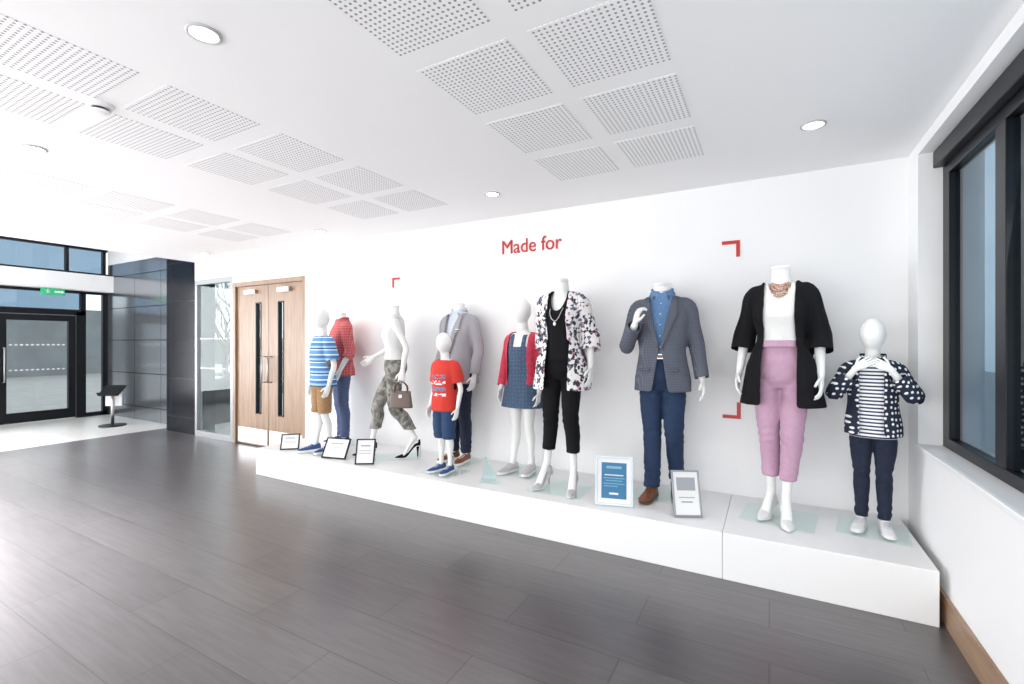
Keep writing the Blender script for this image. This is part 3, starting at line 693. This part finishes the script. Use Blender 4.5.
# ------------------------------------------------------------------ room shell
EX=-11.6; CE=-7.7; FY=-3.2; CLY=4.26; HZ=3.9
o=struct('floor',[(-8.9,1.0,FY,4.2,-.08,0)],M['floor'],'dark grey plank tiled floor')
struct('floor_entrance',[(EX-.2,-8.9,FY,4.4,-.08,0)],M['mat'],'entrance floor, pale colour standing in for reflected light')
struct('ceiling',[(CE,1.0,FY,4.14,CZ,CZ+.12)],M['ceil'],'white plasterboard ceiling')
struct('ceiling_entrance',[(EX-.2,CE+.1,FY,4.5,HZ,HZ+.1)],M['ceil'],'high white ceiling above the entrance')
struct('trim_1',[(CE,CE+.1,FY,4.4,CZ+.12,HZ)],M['wall'],'white bulkhead above the ceiling edge')
struct('wall_back',[(-5.2,1.0,WY,4.14,0,CZ),(-6.78,-5.2,WY,4.14,2.30,CZ),(-7.78,-6.78,WY,4.14,2.40,CZ),(-7.78,CE+.0,WY,4.14,CZ,HZ),(EX,-7.78,CLY,4.46,2.98,HZ),(-8.69,-7.72,3.99,4.3,2.98,HZ)],M['wall'],'white painted wall')
struct('wall_right',[(WX,WX+.3,FY,WY,0,.82),(WX,WX+.3,FY,WY,2.60,CZ),(WX,WX+.3,3.71,WY,.82,2.60),(WX,WX+.3,FY,-.6,.82,2.60)],M['wall'],'white wall with a wide window')
struct('wall_front',[(CE,WX+.3,FY-.2,FY,0,.3),(CE,WX+.3,FY-.2,FY,2.5,CZ)]+[(x,x+.25,FY-.2,FY,.3,2.5) for x in (CE,-5.2,-2.6,0,WX)],M['wall'],'white wall with wide window openings')
struct('baseboard_right',[(WX-.016,WX,FY,WY-.0,0,.15)],M['oakh'],'oak skirting board',bevel=.003)
struct('trim_2',[(WX-.012,WX+.14,-.6,3.71,.80,.825)],M['plinth'],'white window sill',bevel=.004)
# right window
w=E('window_1',(0,0,0),0,'dark framed tinted window','window'); w['kind']='structure'; del w['category']
fx0,fx1=.915,.975
g=Geo(); g.box(fx0,fx1,-.6,3.71,.825,.885); g.box(fx0,fx1,-.6,3.71,2.44,2.60)
for y in (-.6,.55,1.72,2.86,3.60): g.box(fx0,fx1,y,y+.11,.885,2.44)
O('window_frame',g,M['frame'],w,bevel=.003)
g=Geo(); g.box(fx0+.025,fx0+.033,-.6,3.71,.88,2.45); O('window_pane',g,M['tglass'],w)
g=Geo(); g.box(.868,.915,-.6,3.705,2.50,2.598); O('blind_cassette',g,M['frame'],w,bevel=.006)
# oak double doors
d=E('door_1',(0,0,0),0,'oak double doors with slim vision panels','door'); d['kind']='structure'; del d['category']
g=Geo(); g.box(-6.78,-6.72,WY+.0,WY+.12,0,2.30); g.box(-5.26,-5.2,WY,WY+.12,0,2.30); g.box(-6.72,-5.26,WY,WY+.12,2.24,2.30); O('door_frame',g,M['oak'],d,bevel=.003)
for i,(x0,x1) in enumerate(((-6.715,-5.995),(-5.985,-5.265))):
    g=Geo(); vx=x0+.44 if i==0 else x0+.20; vw=.12
    g.box(x0,vx,WY+.03,WY+.075,.01,2.235); g.box(vx+vw,x1,WY+.03,WY+.075,.01,2.235); g.box(vx,vx+vw,WY+.03,WY+.075,.01,.45); g.box(vx,vx+vw,WY+.03,WY+.075,2.0,2.235)
    lf=O('door_leaf',g,M['oak'],d)
    g=Geo(); g.box(vx,vx+.012,WY+.022,WY+.08,.45,2.0); g.box(vx+vw-.012,vx+vw,WY+.022,WY+.08,.45,2.0); g.box(vx,vx+vw,WY+.022,WY+.08,.45,.462); g.box(vx,vx+vw,WY+.022,WY+.08,1.988,2.0); O('vision_frame',g,M['frame'],lf)
    g=Geo(); g.box(vx+.01,vx+vw-.01,WY+.05,WY+.056,.46,1.99); O('vision_glass',g,M['glass'],lf)
    g=Geo(); g.box(x0+.02,x1-.02,WY+.024,WY+.03,.03,.24); O('kick_plate',g,M['steel'],lf)
    hx=x1-.06 if i==0 else x0+.06
    g=Geo(); g.tube([(hx,WY+.03,.9),(hx,WY-.03,.9),(hx,WY-.03,1.25),(hx,WY+.03,1.25)],[.010]*4,10,1,ref=(1,0,0)); O('pull_handle',g,M['steel'],lf,True)
    g=Geo(); g.box((x0+x1)/2-.12,(x0+x1)/2+.12,WY-.02,WY+.03,2.12,2.18); O('door_closer',g,M['steel'],lf,bevel=.004)
struct('wall_corridor',[(-10.5,-7.9,6.6,6.7,0,2.6)][:0]+[(-6.6,-4.8,6.6,6.7,0,2.6)],M['wall'],'pale corridor wall')
# glass screen
w=E('window_2',(0,0,0),0,'full-height glazed screen','window'); w['kind']='structure'; del w['category']
g=Geo(); g.box(-7.78,-7.72,WY,WY+.08,0,2.40); g.box(-6.84,-6.78,WY,WY+.08,0,2.40); g.box(-7.72,-6.84,WY,WY+.08,2.33,2.40); g.box(-7.72,-6.84,WY,WY+.08,0,.09); O('window_frame',g,M['alu'],w,bevel=.002)
g=Geo(); g.box(-7.72,-6.84,WY+.03,WY+.038,.09,2.33); O('window_pane',g,M['glass'],w)
g=Geo()
for row in (1.05,1.5):
    for i in range(14): 
        x=-7.68+i*.062; g.box(x,x+.035,WY+.027,WY+.029,row-.012,row+.012)
O('manifestation',g,paper,w)
# cladding
struct('wall_cladding',[(EX,-8.2,CLY,CLY+.12,0,2.98)],M['clad'],'glossy grey metal panel wall')
struct('wall_column',[(-8.69,-7.78,3.97,4.24,0,2.98)],M['bclad'],'glossy black metal clad column')
# entrance wall
w=E('door_2',(0,0,0),0,'black framed glazed entrance door','door'); w['kind']='structure'; del w['category']
X0,X1=EX-.08,EX
g=Geo(); 
g.box(X0,X1,2.62,2.72,0,2.02); g.box(X0,X1,3.78,3.92,0,2.02); g.box(X0,X1,2.62,3.92,1.96,2.06); g.box(X0,X1,2.62,4.26,2.38,2.43)
g.box(X0,X1,4.18,4.26,0,2.4); g.box(X0,X1,3.84,3.92,2.0,2.4); g.box(X0,X1,3.9,4.26,0,.08)
O('door_frame',g,M['frame'],w)
g=Geo(); g.box(X0+.01,X1+.01,2.74,2.84,.02,1.95); g.box(X0+.01,X1+.01,3.66,3.76,.02,1.95); g.box(X0+.01,X1+.01,2.84,3.66,1.84,1.95); g.box(X0+.01,X1+.01,2.84,3.66,.02,.20)
lf=O('door_leaf',g,M['frame'],w)
g=Geo(); g.box(X0+.03,X0+.038,2.84,3.66,.2,1.84); O('door_glass',g,M['glass'],lf)
g=Geo(); g.tube([(X1+.01,2.80,.75),(X1+.07,2.80,.75),(X1+.07,2.80,1.35),(X1+.01,2.80,1.35)],[.012]*4,10,1,ref=(0,1,0)); O('pull_handle',g,M['steel'],lf,True)
g=Geo()
for row in (.95,1.4):
    for i in range(11): 
        y=2.88+i*.07; g.box(X0+.04,X0+.042,y,y+.04,row-.012,row+.012)
O('manifestation',g,paper,lf)
g=Geo(); g.box(X0+.03,X0+.038,3.92,4.18,.08,2.38); O('side_glass',g,M['glass'],w)
g=Geo(); g.box(X0+.03,X0+.038,2.72,3.84,2.06,2.38); O('transom_glass',g,M['tglass'],w)
struct('trim_3',[(EX-.1,EX+.25,FY,CLY,2.43,2.74)],M['wall'],'white beam over the entrance')
w=E('window_3',(0,0,0),0,'high level glazing over the entrance','window'); w['kind']='structure'; del w['category']
g=Geo(); g.box(X0,X1,FY,4.26,2.74,2.80); g.box(X0,X1,FY,4.26,3.24,3.30); g.box(X0,X1,FY,4.26,3.72,HZ)
for y in (4.18,3.62,2.3,1.0,-.3): g.box(X0,X1,y,y+.05,2.8,3.72)
O('window_frame',g,M['frame'],w)
g=Geo(); g.box(X0+.03,X0+.038,FY,4.2,2.8,3.72); O('window_pane',g,M['tglass'],w)
struct('wall_left',[(EX-.1,EX,FY,2.62,0,2.43)],M['wall'],'wall beside the entrance')
# exit sign
e=E('exit_sign',(EX+.27,3.36,2.30),0,'green and white exit sign above the entrance door','sign')
g=Geo(); g.box(-.015,.015,-.16,.16,0,.12); O('sign_box',g,mat('sign_green',(.02,.42,.18),.4,bump=.02,emit=(.02,.42,.18),es=.2),e,bevel=.003)
g=Geo(); g.box(.015,.017,.02,.12,.045,.075); g.v+=[(.016,.12,.03),(.016,.15,.06),(.016,.12,.09)]; n=len(g.v); g.f.append((n-3,n-2,n-1)); O('arrow',g,paper,e)
g=Geo(); g.tube([(.017,-.09,.03),(.017,-.07,.05),(.017,-.07,.08)],[.008]*3,6,2); g.ell((.017,-.07,.097),(.004,.011,.011),10,6); g.tube([(.017,-.07,.05),(.017,-.045,.03)],[.007]*2,6,1); g.tube([(.017,-.105,.07),(.017,-.04,.068)],[.005]*2,6,1); O('running_figure',g,paper,e)
g=Geo(); g.box(-.006,.006,-.12,.12,.118,.132); O('bracket',g,M['steel'],e)
# visitor stand
e=E('information_stand',(-9.95,3.72,0),35,'white and dark floor stand with angled tray by the metal wall','stand')
g=Geo(); g.tube([(0,0,0),(0,0,.02),(0,0,.03)],[.19,.19,.06],24,1); O('stand_base',g,M['frame'],e)
g=Geo(); g.tube([(0,0,.02),(0,0,.62)],[.025,.025],12,1); O('stand_post',g,M['steel'],e,True)
g=Geo(); g.box(-.16,.16,-.13,.13,0,.03); g.box(-.16,.16,-.13,-.115,.03,.07); tr=O('tray',g,M['frame'],e,bevel=.004,loc=(0,0,.60)); tr.rotation_euler=(math.radians(35),0,0)
g=Geo(); g.box(-.13,.13,-.01,.01,0,.28); O('notice_board',g,paper,e,bevel=.003,loc=(0,.03,.34))

# ------------------------------------------------------------------ ceiling fittings
first=None
for cols,rows in (((-.60,-1.155),(.70,1.275,1.855,2.435,3.02)),((-2.72,-3.29),(.80,1.37,1.95,2.53,3.10)),((-4.86,-5.43),(1.37,1.95,2.53,3.10))):
    for x in cols:
        for y in rows:
            if first is None:
                g=Geo(); g.box(-.23,.23,-.23,.23,-.002,0); first=O('ceiling_panel',g,M['perf'],label='square white perforated acoustic ceiling panel',cat='ceiling panel',group='perforated ceiling panels',loc=(x,y,CZ))
            else:
                c=first.copy(); C.collection.objects.link(c); c.location=(x,y,CZ)
lens=mat('lamp_lens',(1,1,1),.4,bump=.02,emit=(1,.98,.94),es=9)
g=Geo(); R=[]
for r,z in ((.078,0),(.078,-.006),(.066,-.010),(.060,-.006),(.060,0)): R.append([(r*math.cos(2*math.pi*k/28),r*math.sin(2*math.pi*k/28),z) for k in range(28)])
g.loft(R,False); rim_me=g.mesh('rim'); g=Geo(); g.tube([(0,0,-.001),(0,0,-.004)],[.060,.060],28,1); lens_me=g.mesh('lens')
for (x,y) in ((-1.95,1.02),(-4.04,1.11),(.216,3.10),(-1.99,3.27),(-4.3,3.45),(-6.77,3.55),(-6.3,1.1),(.216,1.0)):
    e=E('downlight',(x,y,CZ),0,'round white recessed ceiling downlight, switched on','ceiling light','recessed downlights')
    O('rim',rim_me,M['rim'],e,True); O('lens',lens_me,lens,e); e.scale=(.82,.82,1)
e=E('smoke_detector',(-3.0,1.07,CZ),0,'round white smoke detector on the ceiling','smoke detector')
g=Geo(); g.tube([(0,0,0),(0,0,-.012),(0,0,-.022)],[.055,.055,.045],28,1); O('detector_base',g,M['plinth'],e)
g=Geo(); g.tube([(0,0,-.022),(0,0,-.034)],[.034,.034],24,1); O('grille',g,M['frame'],e)
g=Geo(); g.tube([(0,0,-.034),(0,0,-.042),(0,0,-.048)],[.042,.040,.02],24,1); O('detector_cap',g,M['plinth'],e)

# ------------------------------------------------------------------ outside
gr=O('ground',Geo().box(-45,10,-25,40,-.30,-.10),mat('paving',(.36,.36,.36),.8,bump=.2,bscale=8,var=.1),kind='structure',label='grey paved ground outside')
O('lawn',Geo().box(-24,-8.5,9,34,-.10,-.07),mat('grass',(.05,.085,.035),.95,bump=.8,bscale=30,var=.4),kind='structure',label='dark green lawn outside')
def tree(loc,h,seed,label):
    rnd=random.Random(seed); g=Geo()
    def br(p,d,L,r,dep):
        q_=p+d*L; g.tube([p,p+d*L*.5+Vector((rnd.uniform(-1,1),rnd.uniform(-1,1),0))*L*.05,q_],[r,r*.85,r*.65],6,2)
        if dep==0: return
        for i in range(4 if dep>2 else 3):
            nd=(d+Vector((rnd.uniform(-1,1),rnd.uniform(-1,1),rnd.uniform(-.2,.7)))*.75).normalized(); br(q_-d*L*rnd.uniform(0,.35),nd,L*rnd.uniform(.6,.78),r*.55,dep-1)
    br(Vector((0,0,0)),Vector((0,0,1)),h*.32,h*.022,5)
    O('tree',g,mat('bark',(.07,.055,.045),.9,bump=.5,bscale=20),label=label,cat='tree',loc=loc)
tree((-17.3,9.8,-.1),4.6,3,'bare leafless tree on the lawn'); tree((-22,13.5,-.1),6,8,'larger bare tree further across the lawn')
O('hedge',Geo().box(-45,-14,19,20.5,-.1,1.7),mat('hedge',(.06,.075,.05),.95,bump=1,bscale=8,var=.4),kind='structure',label='dark hedge')
e=E('planter_bin',(-9.4,5.2,-.1),5,'square black litter bin outside the glass','bin')
g=Geo(); g.box(-.28,.28,-.28,.28,0,.80); O('bin_body',g,M['frame'],e,bevel=.02); g=Geo(); g.box(-.30,.30,-.30,.30,.80,.86); O('bin_lid',g,M['black'],e,bevel=.01)
O('neighbour_building',Geo().box(-30,-29,-6,14,-.1,3.0),mat('grey_render',(.26,.28,.30),.8,bump=.1,var=.1,bscale=3),kind='structure',label='grey building opposite')
O('side_building',Geo().box(4.0,4.3,-8,9,-.1,2.9),mat('blue_grey_cladding',(.10,.145,.20),.4,bump=.05,bscale=3,var=.15),kind='structure',label='dark blue grey building outside the window')

# ------------------------------------------------------------------ lights
wd_=D.worlds.new('World'); SC.world=wd_; wd_.use_nodes=True; bg=wd_.node_tree.nodes['Background']; bg.inputs[0].default_value=(.93,.97,1,1); bg.inputs[1].default_value=1.45
def area(name,loc,rot,sx,sy,pw,col=(1,1,1),spread=180):
    l=D.lights.new(name,'AREA'); l.shape='RECTANGLE'; l.size=sx; l.size_y=sy; l.energy=pw; l.color=col; l.spread=math.radians(spread)
    o=D.objects.new(name,l); C.collection.objects.link(o); o.location=loc; o.rotation_euler=[math.radians(a) for a in rot]; return o
area('daylight_front',(-3.0,-3.1,1.2),(104,0,0),8.5,2.0,215,(1,.99,.98))
area('daylight_entrance',(-11.2,-.5,1.5),(80,0,-90),5.6,2.4,300,(.96,.98,1),150)
area('daylight_side',(.90,1.4,1.6),(96,0,90),3.8,1.4,24,(.95,.98,1))
area('added_floor_fill',(-6.4,-.60,2.62),(16,0,0),5.4,1.4,1500,(1,1,1),72)  # added fill out of view, brightens the left floor; the ceiling has no skylight
for (x,y) in ((-1.95,1.02),(-4.04,1.11),(.216,3.0),(-1.99,3.17),(-4.3,3.3),(-.3,1.2)):
    l=D.lights.new('downlight_lamp','SPOT'); l.energy=20; l.spot_size=math.radians(120); l.spot_blend=.8; l.shadow_soft_size=.06; l.color=(1,.97,.92)
    o=D.objects.new('downlight_lamp',l); C.collection.objects.link(o); o.location=(x,y,CZ-.02)

# ------------------------------------------------------------------ camera
cam=D.cameras.new('camera'); cam.lens=466/1024*36; cam.sensor_width=36; cam.clip_start=.05; cam.clip_end=200
co=D.objects.new('camera',cam); C.collection.objects.link(co); co.location=(0,0,CAMH); co.rotation_euler=(math.radians(90),0,math.radians(28.9)); SC.camera=co
